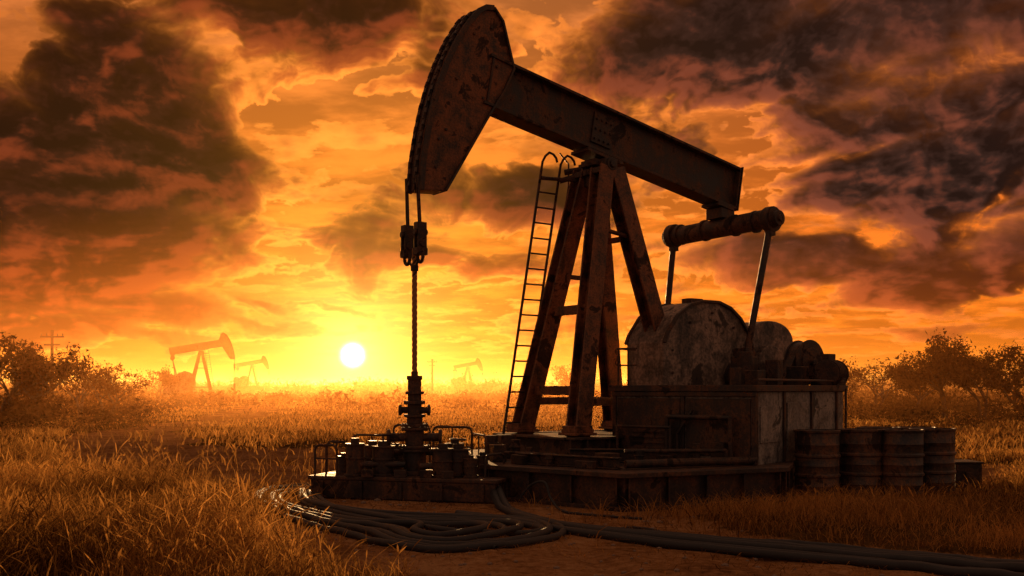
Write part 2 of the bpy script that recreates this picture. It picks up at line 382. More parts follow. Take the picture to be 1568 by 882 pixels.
add_tube(bm,[bx(-.09,.9,1.2),bx(-.09,1.15,.85),bx(-.09,1.15,.5)],.02,8)
for b in(2.1,2.28): add_tube(bm,[bx(.1,b,1.55),bx(.1,b,2.1)],.014,6)
add_tube(bm,[bx(.1,1.95,2.1),bx(.1,2.3,2.1),bx(.6,2.3,2.1)],.014,6); add_tube(bm,[bx(.1,1.95,1.85),bx(.1,2.3,1.85)],.012,6)
add_tube(bm,[bx(LU-.05,-.06,.5),bx(LU-.05,-.06,1.5)],.02,6)
add_tube(bm,[bx(.05,-.02,1.62),bx(1.6,-.02,1.62),bx(LU,-.02,1.62)],.018,6)
finish(bm,'pipes_and_rails',STEEL,pj,0,True)
bm=BM()
for (a,b,w,d,h) in((1.6,.9,.35,.3,.45),(2.3,.35,.3,.25,.3),(.9,.4,.28,.2,.22),(1.35,.3,.2,.2,.38),(2.7,.5,.22,.3,.2)):
    add_prism(bm,[(a,b),(a+w,b),(a+w,b+d),(a,b+d)],1.551,1.55+h,B5)
for (a,b,r,h) in((1.2,.75,.12,.5),(2.1,.75,.1,.35),(2.85,.3,.09,.35),(.6,.6,.08,.25)): add_cyl(bm,bx(a,b,1.55),bx(a,b,1.55+h),r,16)
finish(bm,'engine_fittings',DARK,pj,.01)

# ------------------------------------------------------------------ distant pumpjacks
def clone(loc_,rot,sc):
    e=empty('oil_pumpjack',loc_,rot,sc)
    for o in parts:
        if o.name.startswith(('rope_strand_2','rope_strand_3')): continue
        c=bpy.data.objects.new(o.name,o.data); link(c,e)
    m=BM(); 
    add_box(m,(3.6,0,.35),(5.2,2.4,.7)); finish(m,'foundation',RUST,e)
    m=BM(); add_cyl(m,(0,0,0),(0,0,1.7),.12,10); add_box(m,(0,0,.2),(1.2,1.2,.4)); finish(m,'wellhead_stub',DARK,e)
def at(px,Y,z=0): return ((px-784)/F*Y,Y,z)
clone(at(359,110,.3),math.radians(200),1.04)
clone(at(412,205,1.2),math.radians(190),1.0)
clone(at(739,220,1.2),math.radians(170),1.0)
# ------------------------------------------------------------------ wellhead
wh=empty('wellhead',W,0)
bm=BM()
def st(z0,z1,r,seg=24): add_cyl(bm,(0,0,z0),(0,0,z1),r,seg)
for z0,z1,r in((.30,.36,.26),(.36,.62,.16),(.62,.66,.22),(.67,.71,.22),(.71,.92,.13),(.92,.96,.19),(.97,1.01,.19),(1.01,1.10,.11),(1.10,1.14,.15),(1.14,1.28,.10),(1.28,1.33,.15),(1.33,1.42,.095),(1.42,1.46,.13),(1.46,1.62,.095),(1.62,1.68,.11),(1.68,1.74,.05)): st(z0,z1,r)
for z in(.665,.965):
    for i in range(8):
        a=i*math.pi/4; r=.19 if z<.9 else .165; add_cyl(bm,(r*math.cos(a),r*math.sin(a),z-.06),(r*math.cos(a),r*math.sin(a),z+.06),.016,6)
add_cyl(bm,(-.34,0,.82),(.34,0,.82),.06,14); add_cyl(bm,(-.2,.05,1.2),(.2,-.05,1.2),.045,12)
for x in(-.36,.36): add_cyl(bm,(x-.02,0,.82),(x+.02,0,.82),.11,16)
for x in(-.2,.2): add_cyl(bm,(x-.02,0,1.2),(x+.02,0,1.2),.075,12)
finish(bm,'christmas_tree_stack',STEEL,wh,.006,True)
bm=BM()
pad=[(-2.78+1.36,13.75-13.9),(-.22+1.36,13.02-13.9),(.30+1.36,14.7-13.9),(-2.3+1.36,15.4-13.9)]
add_prism(bm,pad,.0,.25,XY); add_prism(bm,[(x*1.03,y*1.03) for x,y in pad],.25,.30,XY)
for (a,b) in zip(pad[:2],pad[1:3]):
    A=Vector((*a,.12));B=Vector((*b,.12))
    for i in range(5):
        p=A.lerp(B,(i+.3)/4.6); add_box(bm,p+Vector((0,-.012,0)),(.04,.05,.24))
finish(bm,'well_pad_skid',STEEL,wh,.01)
bm=BM()
def valve(x,y,r,h,seg=18):
    add_cyl(bm,(x,y,.30),(x,y,.33),r*1.3,seg); add_cyl(bm,(x,y,.33),(x,y,.30+h*.8),r,seg); add_cyl(bm,(x,y,.3+h*.45),(x,y,.3+h*.5),r*1.12,seg)
    add_cyl(bm,(x,y,.3+h*.8),(x,y,.3+h*.86),r*1.15,seg); add_cyl(bm,(x,y,.3+h*.86),(x,y,.3+h),r*.5,seg)
for v in((-.80,-.2,.12,.52),(-.62,.25,.13,.46),(-.42,-.15,.15,.48),(-.30,.3,.11,.42),(.42,-.35,.14,.45),(.62,-.25,.15,.44),(.80,-.45,.09,.30),(.55,.2,.12,.5),(-1.0,.05,.08,.3),(.95,-.1,.08,.32)): valve(*v)
for x0,x1,y,z in((-.85,-.1,-.25,.46),(.1,.8,-.3,.44),(-.6,.5,.15,.6)): add_cyl(bm,(x0,y,z),(x1,y,z),.045,10)
for x,y in((-.15,-.45),(.2,-.5),(-.6,-.4),(.5,-.62)): add_box(bm,(x,y,.35),(.16,.12,.10))
for x,y,z in((-.42,-.15,.86),(.62,-.25,.80)):
    ring=[Vector((x+.11*math.cos(a),y+.11*math.sin(a),z)) for a in np.linspace(0,2*math.pi,15)]
    add_tube(bm,ring,.013,6); add_tube(bm,[ring[0],ring[7]],.01,6); add_tube(bm,[Vector((x,y,z-.12)),Vector((x,y,z))],.015,6)
finish(bm,'valves',STEEL,wh,.006,True)
bm=BM()
def rail(x0,y0,x1,y1,z0,h,n=3,mid=True):
    a=Vector((x0,y0,z0));b=Vector((x1,y1,z0)); up=Vector((0,0,h)); r=.07
    d=(b-a).normalized()
    add_tube(bm,[a,a+up-Vector((0,0,r)),a+up-Vector((0,0,r*.3))+d*r*.3,a+up+d*r,b+up-d*r,b+up-Vector((0,0,r*.3))-d*r*.3,b+up-Vector((0,0,r)),b],.016,8)
    if mid: add_tube(bm,[a+up*.55,b+up*.55],.012,6)
    for i in range(1,n): add_tube(bm,[a.lerp(b,i/n),a.lerp(b,i/n)+up],.012,6)
rail(-.40,.9,.15,.75,.30,.66,2); rail(.2,.72,.78,.5,.30,.64,2); rail(.78,.5,1.0,-.2,.30,.55,2,False)
rail(-1.38,-.05,-1.05,-.2,.30,.42,2); rail(-1.3,.4,-1.0,.3,.30,.44,2,False); rail(-1.05,1.2,-.45,.95,.30,.5,2)
rail(1.0,-.45,1.25,-.1,.3,.3,1,False)
finish(bm,'guard_rails',STEEL,wh,0,True)

# ------------------------------------------------------------------ hoses
def g(px,py,z=.0):
    Y=(CH-.05)*F/(py-595); return Vector(((px-784)/F*Y,Y,z))
def hose(pts,r=.035,mat=RUBBER,name='rubber_hose'):
    out=[]; Pn=[pts[0]]+list(pts)+[pts[-1]]
    for i in range(1,len(Pn)-2):
        p0,p1,p2,p3=Pn[i-1:i+3]
        for j in range(10):
            t=j/10; q=.5*((2*p1)+(-p0+p2)*t+(2*p0-5*p1+4*p2-p3)*t*t+(-p0+3*p1-3*p2+p3)*t**3); out.append(q)
    out.append(Pn[-2])
    cu=bpy.data.curves.new(name,'CURVE'); cu.dimensions='3D'; cu.bevel_depth=r; cu.bevel_resolution=4
    sp=cu.splines.new('POLY'); sp.points.add(len(out)-1)
    for q,p in zip(sp.points,out): q.co=(p.x,p.y,max(p.z,0)+max(h1(p.x,p.y),-.02)+r*.8,1)
    sp.use_smooth=True
    cu.materials.append(mat); return link(bpy.data.objects.new(name,cu))
loop=[(460,748),(470,768),(560,782),(680,786),(780,790),(845,798),(862,812),(815,829),(720,840),(620,835),(530,817),(450,795),(392,766),(400,748),(450,742),(520,738)]
for i,off in enumerate((0,.11,.22,.46,.58,.84)):
    pts=[]
    for j,(x,y) in enumerate(loop):
        p=g(x,y); c=g(640,805); d=(p-c); d.normalize(); pts.append(p-d*(off+.045*math.sin(j*1.1+i*2))+Vector((0,0,.04*(i%2)*(.5+.5*math.sin(j*1.3)))))
    hose(pts,.038)
runs=[[(748,757),(765,772),(800,786),(870,800),(980,812),(1120,823),(1270,834),(1420,848),(1580,866),(1740,890)],
      [(756,757),(778,775),(830,792),(920,808),(1050,820),(1200,832),(1350,846),(1500,862),(1650,884)],
      [(700,782),(780,792),(850,804),(940,817),(1060,829),(1200,842),(1360,857),(1520,876),(1680,900)]]
for i,rn in enumerate(runs):
    pts=[g(x,y,.24 if (j==0 and i<2) else 0) for j,(x,y) in enumerate(rn)]
    hose(pts,.042); hose([p+Vector((.03,-.11-.03*math.sin(j*1.3+i),.0)) for j,p in enumerate(pts)],.042)
hose([g(900,815),g(960,800),g(1010,806),g(1000,818)],.014)
hose([Vector((.1,12.98,.06)),Vector((.25,12.9,.25)),Vector((.42,12.7,.30)),Vector((.5,12.5,.1)),Vector((.7,12.0,.0)),Vector((1.5,11.5,.0))],.016)
hose([g(385,752),g(420,768),g(470,790),g(560,812),g(640,822),g(760,838)],.022)
hose([g(500,777),g(590,795),g(680,810),g(780,814),g(830,806),g(790,797),g(700,792)],.034)

# ------------------------------------------------------------------ barrels
def barrel(X,Y,rot,h=.92,r=.315):
    prof=[(0,0),(r-.02,0),(r,.012),(r,.03),(r-.012,.04)]
    mid=[]
    for zc in(.31,.61):
        mid+=[(r-.012,zc*h-.03),(r+.008,zc*h-.012),(r+.008,zc*h+.012),(r-.012,zc*h+.03)]
    for zc in(.15,.46,.78): mid+=[(r-.012,zc*h-.01),(r-.004,zc*h),(r-.012,zc*h+.01)]
    prof+=sorted(mid,key=lambda p:p[1])
    prof+=[(r-.012,h-.04),(r+.004,h-.03),(r+.008,h),(r-.012,h+.004),(r-.02,h-.03),(0,h-.032)]
    b=BM(); n=40; rings=[]
    for (rr,z) in prof:
        if rr==0: rings.append([b.verts.new((0,0,z))])
        else: rings.append([b.verts.new((rr*math.cos(2*math.pi*i/n),rr*math.sin(2*math.pi*i/n),z)) for i in range(n)])
    for A,B in zip(rings[:-1],rings[1:]):
        for i in range(n):
            j=(i+1)%n
            if len(A)==1: b.faces.new((A[0],B[i],B[j]))
            elif len(B)==1: b.faces.new((A[i],A[j],B[0]))
            else: b.faces.new((A[i],A[j],B[j],B[i]))
    add_cyl(b,(r*.6,0,h-.04),(r*.6,0,h),.03,10); add_cyl(b,(-r*.65,0,h-.04),(-r*.65,0,h-.005),.018,8)
    for v in b.verts:
        dd=mnoise.noise(Vector((v.co.x*3+X*5,v.co.y*3,v.co.z*2.5+Y)))*.03
        v.co.x*=1+dd; v.co.y*=1+dd
    o=finish(b,'oil_barrel',BARREL,None,0,True); o.location=(X,Y,-.01); o.rotation_euler=(0,0,rot); return o
for (px,Y,r) in((1251,14.15,.3),(1318,14.45,1.9),(1379,14.35,4.),(1428,14.75,2.6),(1345,15.15,.9),(1400,15.2,5.)):
    barrel((px-784)/F*Y,Y,r)
bm=BM(); X0=(1472-784)/F*15.2; add_box(bm,(X0,15.2,.19),(.40,.5,.36)); add_box(bm,(X0,15.2,.385),(.44,.54,.03)); add_box(bm,(X0,14.94,.2),(.12,.03,.1)); finish(bm,'metal_crate',DARK,None,.01)
# ------------------------------------------------------------------ ground
def axis(lo,hi,fine0,fine1,nf,nc):
    f=np.linspace(fine0,fine1,nf); s=f[1]-f[0]
    def out(L):
        return np.array([s*((L/s)**(i/nc)) for i in range(1,nc+1)])
    return np.concatenate([fine0-out(fine0-lo)[::-1],f,fine1+out(hi-fine1)])
xs=axis(-2500,2500,-9,9,340,60); ys=axis(-300,4000,6,22,340,90)
GX,GY=np.meshgrid(xs,ys); GZ=hgt(GX,GY); nx=len(xs); ny=len(ys)
me=bpy.data.meshes.new('ground'); 
co=np.stack([GX,GY,GZ],-1).reshape(-1,3)
I=np.arange(nx*ny).reshape(ny,nx); q=np.stack([I[:-1,:-1],I[:-1,1:],I[1:,1:],I[1:,:-1]],-1).reshape(-1,4)
def setmesh(me,co,faces_flat,starts,totals):
    me.vertices.add(len(co)); me.vertices.foreach_set('co',co.astype(np.float32).ravel())
    me.loops.add(len(faces_flat)); me.loops.foreach_set('vertex_index',faces_flat.astype(np.int32))
    me.polygons.add(len(starts)); me.polygons.foreach_set('loop_start',starts.astype(np.int32)); me.polygons.foreach_set('loop_total',totals.astype(np.int32))
    me.update(calc_edges=True)
setmesh(me,co,q.ravel(),np.arange(len(q))*4,np.full(len(q),4))
me.polygons.foreach_set('use_smooth',np.ones(len(q),bool))
at_=me.attributes.new('dirt','FLOAT','POINT'); at_.data.foreach_set('value',dirt(GX,GY).astype(np.float32).ravel())
m,k,outn=newmat('earth_and_turf')
pos=k.n('ShaderNodeTexCoord').outputs['Object']; an=k.n('ShaderNodeAttribute',attribute_name='dirt').outputs['Fac']
n1=k.noise(pos,.8,6,.6)[0]; n2=k.noise(pos,9,5,.65)[0]; n3=k.noise(pos,60,2,.6)[0]
fd=k.m('ADD',k.m('MULTIPLY',n1,.5),k.m('MULTIPLY',n2,.5))
cd=k.ramp(fd,[(.38,(.22,.090,.032)),(.5,(.46,.21,.080)),(.61,(.60,.31,.13))])
cg=k.ramp(fd,[(.34,(.05,.026,.010)),(.5,(.13,.062,.018)),(.65,(.22,.11,.03))])
f=k.smooth(k.m('ADD',an,k.m('MULTIPLY',k.m('SUBTRACT',n2,.5),.9)),.35,.65)
c=k.mix(f,cg,cd)
vo=k.n('ShaderNodeTexVoronoi'); vo.inputs['Scale'].default_value=14; k.nt.links.new(pos,vo.inputs['Vector'])
peb=k.m('SUBTRACT',1.,k.smooth(vo.outputs['Distance'],.08,.22))
c=k.mix(k.m('MULTIPLY',peb,.35),c,(.30,.17,.08))
b=k.n('ShaderNodeBsdfDiffuse'); k.nt.links.new(c,b.inputs['Color']); b.inputs['Roughness'].default_value=1.
h=k.m('ADD',k.m('ADD',k.m('MULTIPLY',n2,1.),k.m('MULTIPLY',n3,.25)),k.m('MULTIPLY',peb,.35))
bp=k.n('ShaderNodeBump'); bp.inputs['Strength'].default_value=1.; bp.inputs['Distance'].default_value=.12; k.nt.links.new(h,bp.inputs['Height']); k.nt.links.new(bp.outputs[0],b.inputs['Normal'])
k.nt.links.new(b.outputs[0],outn.inputs[0]); me.materials.append(m)
link(bpy.data.objects.new('ground',me))

# ------------------------------------------------------------------ foliage
def leafmat(name,ca,cb,trans=.5):
    m,k,out=newmat(name); at=k.n('ShaderNodeAttribute',attribute_name='rnd').outputs['Fac']
    c=k.mix(at,ca,cb); d=k.n('ShaderNodeBsdfDiffuse'); t=k.n('ShaderNodeBsdfTranslucent')
    k.nt.links.new(c,d.inputs[0]); k.nt.links.new(c,t.inputs[0]); mx=k.n('ShaderNodeMixShader'); mx.inputs[0].default_value=trans
    k.nt.links.new(d.outputs[0],mx.inputs[1]); k.nt.links.new(t.outputs[0],mx.inputs[2]); k.nt.links.new(mx.outputs[0],out.inputs[0]); return m
GRASSM=leafmat('dry_grass',(.07,.028,.008),(.68,.33,.085),.60)
LEAFM=leafmat('autumn_leaves',(.028,.016,.006),(.095,.040,.012),.28)
def blades(name,x,y,h,w,lean,levels,widths,mat=GRASSM,zoff=None):
    n=len(x); z0=hgt(x,y) if zoff is None else zoff
    az=rng.uniform(0,2*math.pi,n); fa=rng.uniform(0,2*math.pi,n)
    L=len(levels); V=np.zeros((n,2*L+1,3)); r=np.clip(rng.random(n)*.8+.8*(vn(x,y,.7,61)-.42),0,1)
    for i,(t,wd) in enumerate(zip(levels,widths)):
        bx_=x+np.cos(az)*lean*h*t**1.9; by_=y+np.sin(az)*lean*h*t**1.9; bz=z0-.02+h*t*(1-.28*lean*t*t)
        for s in(0,1):
            sg=(s*2-1)*w*wd*.5
            V[:,2*i+s,0]=bx_+np.cos(fa)*sg; V[:,2*i+s,1]=by_+np.sin(fa)*sg; V[:,2*i+s,2]=bz
    V[:,2*L,0]=x+np.cos(az)*lean*h; V[:,2*L,1]=y+np.sin(az)*lean*h; V[:,2*L,2]=z0-.02+h*(1-.28*lean)
    fl=[];tot=[]
    for i in range(L-1): fl+= [2*i,2*i+1,2*i+3,2*i+2]; tot.append(4)
    fl+=[2*L-2,2*L-1,2*L]; tot.append(3)
    nv=2*L+1; flat=(np.arange(n)[:,None]*nv+np.array(fl)[None]).ravel(); tots=np.tile(tot,n); starts=np.concatenate([[0],np.cumsum(tots)[:-1]])
    me=bpy.data.meshes.new(name); setmesh(me,V.reshape(-1,3),flat,starts,tots)
    a=me.attributes.new('rnd','FLOAT','POINT'); a.data.foreach_set('value',np.repeat(r,nv).astype(np.float32)); me.materials.append(mat)
    return link(bpy.data.objects.new(name,me))
def scatter(n,y0,y1,pw=1.,kx=.60):
    y=y0+(y1-y0)*rng.random(n)**pw; x=(rng.random(n)*2-1)*kx*y
    p=(1-dirt(x,y)); c=vn(x,y,1.1,21)*.6+vn(x,y,3.1,22)*.5
    ok=rng.random(n)<np.maximum(p,.03*(x<-2)*(y>14))*np.clip(c*2.1-.4,.04,1)*np.where((x>0)&(y<14),.5,1.)
    ok&=~((x>-3)&(x<5.6)&(y>12.2)&(y<17)&(np.abs(x-1.7)<4.2)&(p<.9))
    ok&=~((x>-2.6)&(x<5.2)&(y>13.2)&(y<19))
    ok&=~((x>3.9)&(x<6.9)&(y>13.7)&(y<15.7))
    return x[ok],y[ok]
x,y=scatter(240000,6.6,20,1.0)
h=.12+.34*rng.random(len(x))**1.5; h*=.45+1.0*vn(x,y,.6,31); h*=np.where(x>0,.6,1.)
blades('grass',x,y,h,.006+.006*rng.random(len(x)),rng.uniform(.15,1.2,len(x)),[0,.35,.7],[1,.85,.5])
x,y=scatter(38000,6.6,22,1.0)
h=.34+.36*rng.random(len(x)); h*=.45+1.0*vn(x,y,.5,33); h*=np.where(x>0,.55,1.)
blades('tall_grass_stalks',x,y,h,.010+.009*rng.random(len(x)),rng.uniform(.1,.9,len(x)),[0,.4,.72,.80,.87,.94],[.32,.27,.25,.9,1.,.6])
x,y=scatter(110000,19,110,1.5,.64)
h=.12+.20*rng.random(len(x)); blades('field_grass',x,y,h*(.45+.9*vn(x,y,.2,34)),.015+.0009*y,rng.uniform(.2,.9,len(x)),[0,.5],[1,.8])
wx=[];wy=[]
for cx_,cy_,r_,m_ in((1.9,12.0,.35,160),(2.6,12.2,.3,200),(3.3,12.6,.4,260),(4.0,13.3,.35,260),(4.6,13.7,.3,160),(5.4,13.9,.35,200),(-3.1,13.9,.35,200),(-3.4,13.2,.4,200),(1.2,11.7,.4,60),(.3,12.9,.18,40),(5.9,14.4,.4,200),(6.8,14.8,.6,400),(2.9,11.4,.8,200),(4.2,11.9,.8,300),(.9,10.5,.8,30),(-2.6,11.2,.4,60)):
    wx.append(rng.normal(cx_,r_,m_)); wy.append(rng.normal(cy_,r_*.6,m_))
wx=np.concatenate(wx);wy=np.concatenate(wy); h=.08+.28*rng.random(len(wx))**1.6
blades('weeds',wx,wy,h,.008+.006*rng.random(len(wx)),rng.uniform(.3,1.2,len(wx)),[0,.35,.7],[1,.85,.5])
n=22000; x=rng.uniform(-6,8,n); y=rng.uniform(7.5,17,n); ok=rng.random(n)<np.clip(vn(x,y,.8,41)*1.5-.35+.5*(x>1.)*(y>9.),.02,1); x=x[ok];y=y[ok]
blades('straw_litter',x,y,np.full(len(x),.05)+.08*rng.random(len(x)),.007,rng.uniform(1.5,2.6,len(x)),[0,.4],[1,.8],zoff=hgt(x,y)+.02)
bm=BM()
for i in range(500):
    X=random.uniform(-4,7); Y=random.uniform(7.6,13.5); 
    if float(dirt(np.array([X]),np.array([Y]))[0])<.4: continue
    r=random.uniform(.006,.026)*(1.8 if random.random()<.06 else 1)
    bmesh.ops.create_icosphere(bm,subdivisions=1,radius=r,matrix=Matrix.Translation((X,Y,h1(X,Y)+r*.2))@Matrix.Rotation(random.uniform(0,6),4,'Z')@Matrix.Diagonal((1.3,1,.7,1)))
finish(bm,'pebbles',simple('pebble_stone',(.22,.14,.09),.8,12))
def tris(name,C,size,mat,parent=None):
    n=len(C); d=rng.normal(size=(n,3,3)); V=C[:,None,:]+d*np.reshape(size,(-1,1,1))*.6
    me=bpy.data.meshes.new(name); setmesh(me,V.reshape(-1,3),np.arange(3*n),np.arange(n)*3,np.full(n,3))
    a=me.attributes.new('rnd','FLOAT','POINT'); a.data.foreach_set('value',np.repeat(rng.random(n),3).astype(np.float32)); me.materials.append(mat)
    return link(bpy.data.objects.new(name,me),parent)
def tree(px,Y,H,name='tree',spread=.6,leaf=1.0,leafn=7,trunks=1,seed=1,lsize=.07,depth=6):
    random.seed(seed)
    X=(px-784)/F*Y; e=empty(name,(X,Y,h1(X,Y)-.05))
    segs_=[]; ends=[]
    def br(p,d,L,r,lev):
        segs=2 if lev>2 else 3; q=p
        for i in range(segs):
            d=(d+Vector((random.gauss(0,.16),random.gauss(0,.16),random.gauss(.03,.10)))).normalized(); p2=q+d*L/segs
            r2=r*(1-.28/segs*1.4); segs_.append((q,p2,r,r2,lev)); q=p2; r=r2
            if lev>=2: ends.append(tuple(q))
        if lev>=depth or r<.003: return
        nb=random.choice((2,3,3)) if lev else random.choice((4,5))
        for i in range(nb):
            a=random.uniform(0,2*math.pi); t=random.uniform(.35,.95)*spread*1.3
            o=Vector((math.cos(a),math.sin(a),random.uniform(-.15,.35)))
            br(q,(d*(1-t*.5)+o*t).normalized(),L*random.uniform(.62,.88),r*random.uniform(.55,.75),lev+1)
    for kx in range(trunks):
        br(Vector((random.gauss(0,.12*trunks/2),random.gauss(0,.1),0)),Vector((random.gauss(0,.25),random.gauss(0,.2),1)).normalized(),H*.24,H*.022,0)
    zmax=max(p[2] for p in ends); sc=H/zmax
    V=[];Fc=[]; nv=0
    for (a,b_,ra,rb,lev) in segs_:
        ns_=5 if lev<3 else 3; d=(b_-a).normalized(); u=d.orthogonal().normalized(); w=d.cross(u)
        for (c_,r_) in((a,ra),(b_,rb)):
            for i in range(ns_):
                t=2*math.pi*i/ns_; V.append(tuple((c_+(u*math.cos(t)+w*math.sin(t))*r_)*sc))
        for i in range(ns_): Fc.append((nv+i,nv+(i+1)%ns_,nv+ns_+(i+1)%ns_,nv+ns_+i))
        nv+=2*ns_
    me=bpy.data.meshes.new('trunk_and_branches'); me.from_pydata(V,[],Fc); me.materials.append(BARK); link(bpy.data.objects.new('trunk_and_branches',me),e)
    E=np.array(ends)*sc
    E=E[E[:,2]>H*.16]
    C=np.repeat(E,leafn,0); C=C+rng.normal(size=C.shape)*H*.034
    ok=rng.random(len(C))<leaf*np.clip(vn(C[:,0]*3+C[:,1],C[:,2]*3,1.,seed)*1.9,.2,1); C=C[ok]
    tris('foliage',C,lsize*rng.uniform(.5,1.2,len(C)),LEAFM,e)
tree(1448,44,3.9,leafn=18,trunks=2,seed=4,spread=.85,lsize=.09)
tree(1400,47,3.1,leafn=16,trunks=2,seed=5,spread=.85,lsize=.09)
tree(1500,43,2.9,leafn=14,trunks=2,seed=6,spread=.85,lsize=.09)
tree(1345,50,3.0,leafn=9,leaf=.8,trunks=2,seed=9,spread=.8,lsize=.08)
tree(1310,56,2.9,leafn=8,leaf=.7,trunks=2,seed=19,spread=.7,lsize=.08)
tree(1580,40,3.2,leafn=14,trunks=2,seed=14,spread=.8,lsize=.09)
tree(10,38,3.4,leafn=16,leaf=.95,trunks=3,seed=21,spread=.85,lsize=.09)
tree(58,42,3.1,leafn=14,leaf=.95,trunks=2,seed=25,spread=.8,lsize=.09)
tree(122,48,3.0,leaf=.5,trunks=2,seed=31,spread=.7,lsize=.08)
tree(175,46,2.6,leafn=9,leaf=.8,trunks=3,seed=35,spread=.8,lsize=.08)
tree(245,90,3.5,leaf=.6,trunks=2,seed=44,spread=.8,lsize=.12)
tree(860,120,4.4,leaf=.8,trunks=2,seed=45,spread=.9,lsize=.14)
random.seed(77)
def scrub(name,items,mat=LEAFM):
    Cs=[];Ss=[]
    for (X,Y,r,hh,n,ls) in items:
        nb=6; bc=rng.normal(size=(nb,3))*np.array([r*.55,r*.4,hh*.22]); bc[:,2]=np.abs(bc[:,2])+hh*.25
        i=rng.integers(0,nb,n); d=rng.normal(size=(n,3)); d/=np.linalg.norm(d,axis=1)[:,None]; rr=rng.random(n)**.45
        p=bc[i]+d*rr[:,None]*np.array([r*.5,r*.5,hh*.42]); p[:,2]=np.abs(p[:,2])
        p[:,0]+=X;p[:,1]+=Y; p[:,2]+=h1(X,Y); Cs.append(p); Ss.append(np.full(n,ls))
    return tris(name,np.concatenate(Cs),np.concatenate(Ss)*rng.uniform(.5,1.3,sum(len(s) for s in Ss)),mat)
it=[]
for i in range(110):
    s=random.choice((-1,1)); Y=random.uniform(34,62); k_=random.uniform(.37,.60)*s if s<0 else random.uniform(.31,.60)
    it.append((k_*Y,Y,random.uniform(.8,1.8),random.uniform(.6,1.7),480,.085))
scrub('bushes',it)
it=[]
for i in range(360):
    Y=random.uniform(65,170); k_=random.uniform(-.62,.62); hh=random.uniform(.8,1.9)*(1.25 if abs(k_+.1)>.25 else .85)
    it.append((k_*Y,Y,random.uniform(1.5,4),hh,170,.20))
scrub('scrubland',it)
it=[]
for i in range(900):
    Y=random.uniform(200,480); k_=random.uniform(-.66,.66); X=k_*Y
    hh=(2.6+3.4*float(vn(np.array([k_*14.]),np.array([0.]),1.,51)[0]))*(Y/290)*random.uniform(.6,1.15)*(1.0 if k_<.25 else 1.25)
    it.append((X,Y,random.uniform(4,9),hh,120,.6))
scrub('distant_treeline',it)
def pole(px,Y,H,r=.12,arms=True):
    X=(px-784)/F*Y; b=BM(); add_cyl(b,(0,0,-.2),(0,0,H),r,8,r*.7)
    if arms:
        add_box(b,(0,0,H-.5),(1.8,.12,.12)); add_box(b,(0,0,H-1.1),(1.2,.12,.12))
        for x in(-.8,-.4,.4,.8): add_cyl(b,(x,0,H-.44),(x,0,H-.25),.05,6)
    o=finish(b,'utility_pole',BARK); o.location=(X,Y,0)
pole(80,75,5.9,.15); pole(662,180,6.8,.24); pole(551,420,6.5,.35); pole(566,520,8,.4,True); pole(1546,130,5.2)
# ------------------------------------------------------------------ haze (real scattering air)
def hz(y0,ztop,dens,col=(1,.39,.10)):
    b=BM(); add_box(b,(0,(y0+900)/2,(ztop-3)/2),(1800,900-y0,ztop+3)); 
    m,k,out=newmat('dusty_air'); v=k.n('ShaderNodeVolumeScatter'); v.inputs['Color'].default_value=(*col,1); v.inputs['Density'].default_value=dens; v.inputs['Anisotropy'].default_value=.70
    k.nt.links.new(v.outputs[0],out.inputs['Volume']); o=finish(b,'haze',m); return o
hz(24,6,.0036)
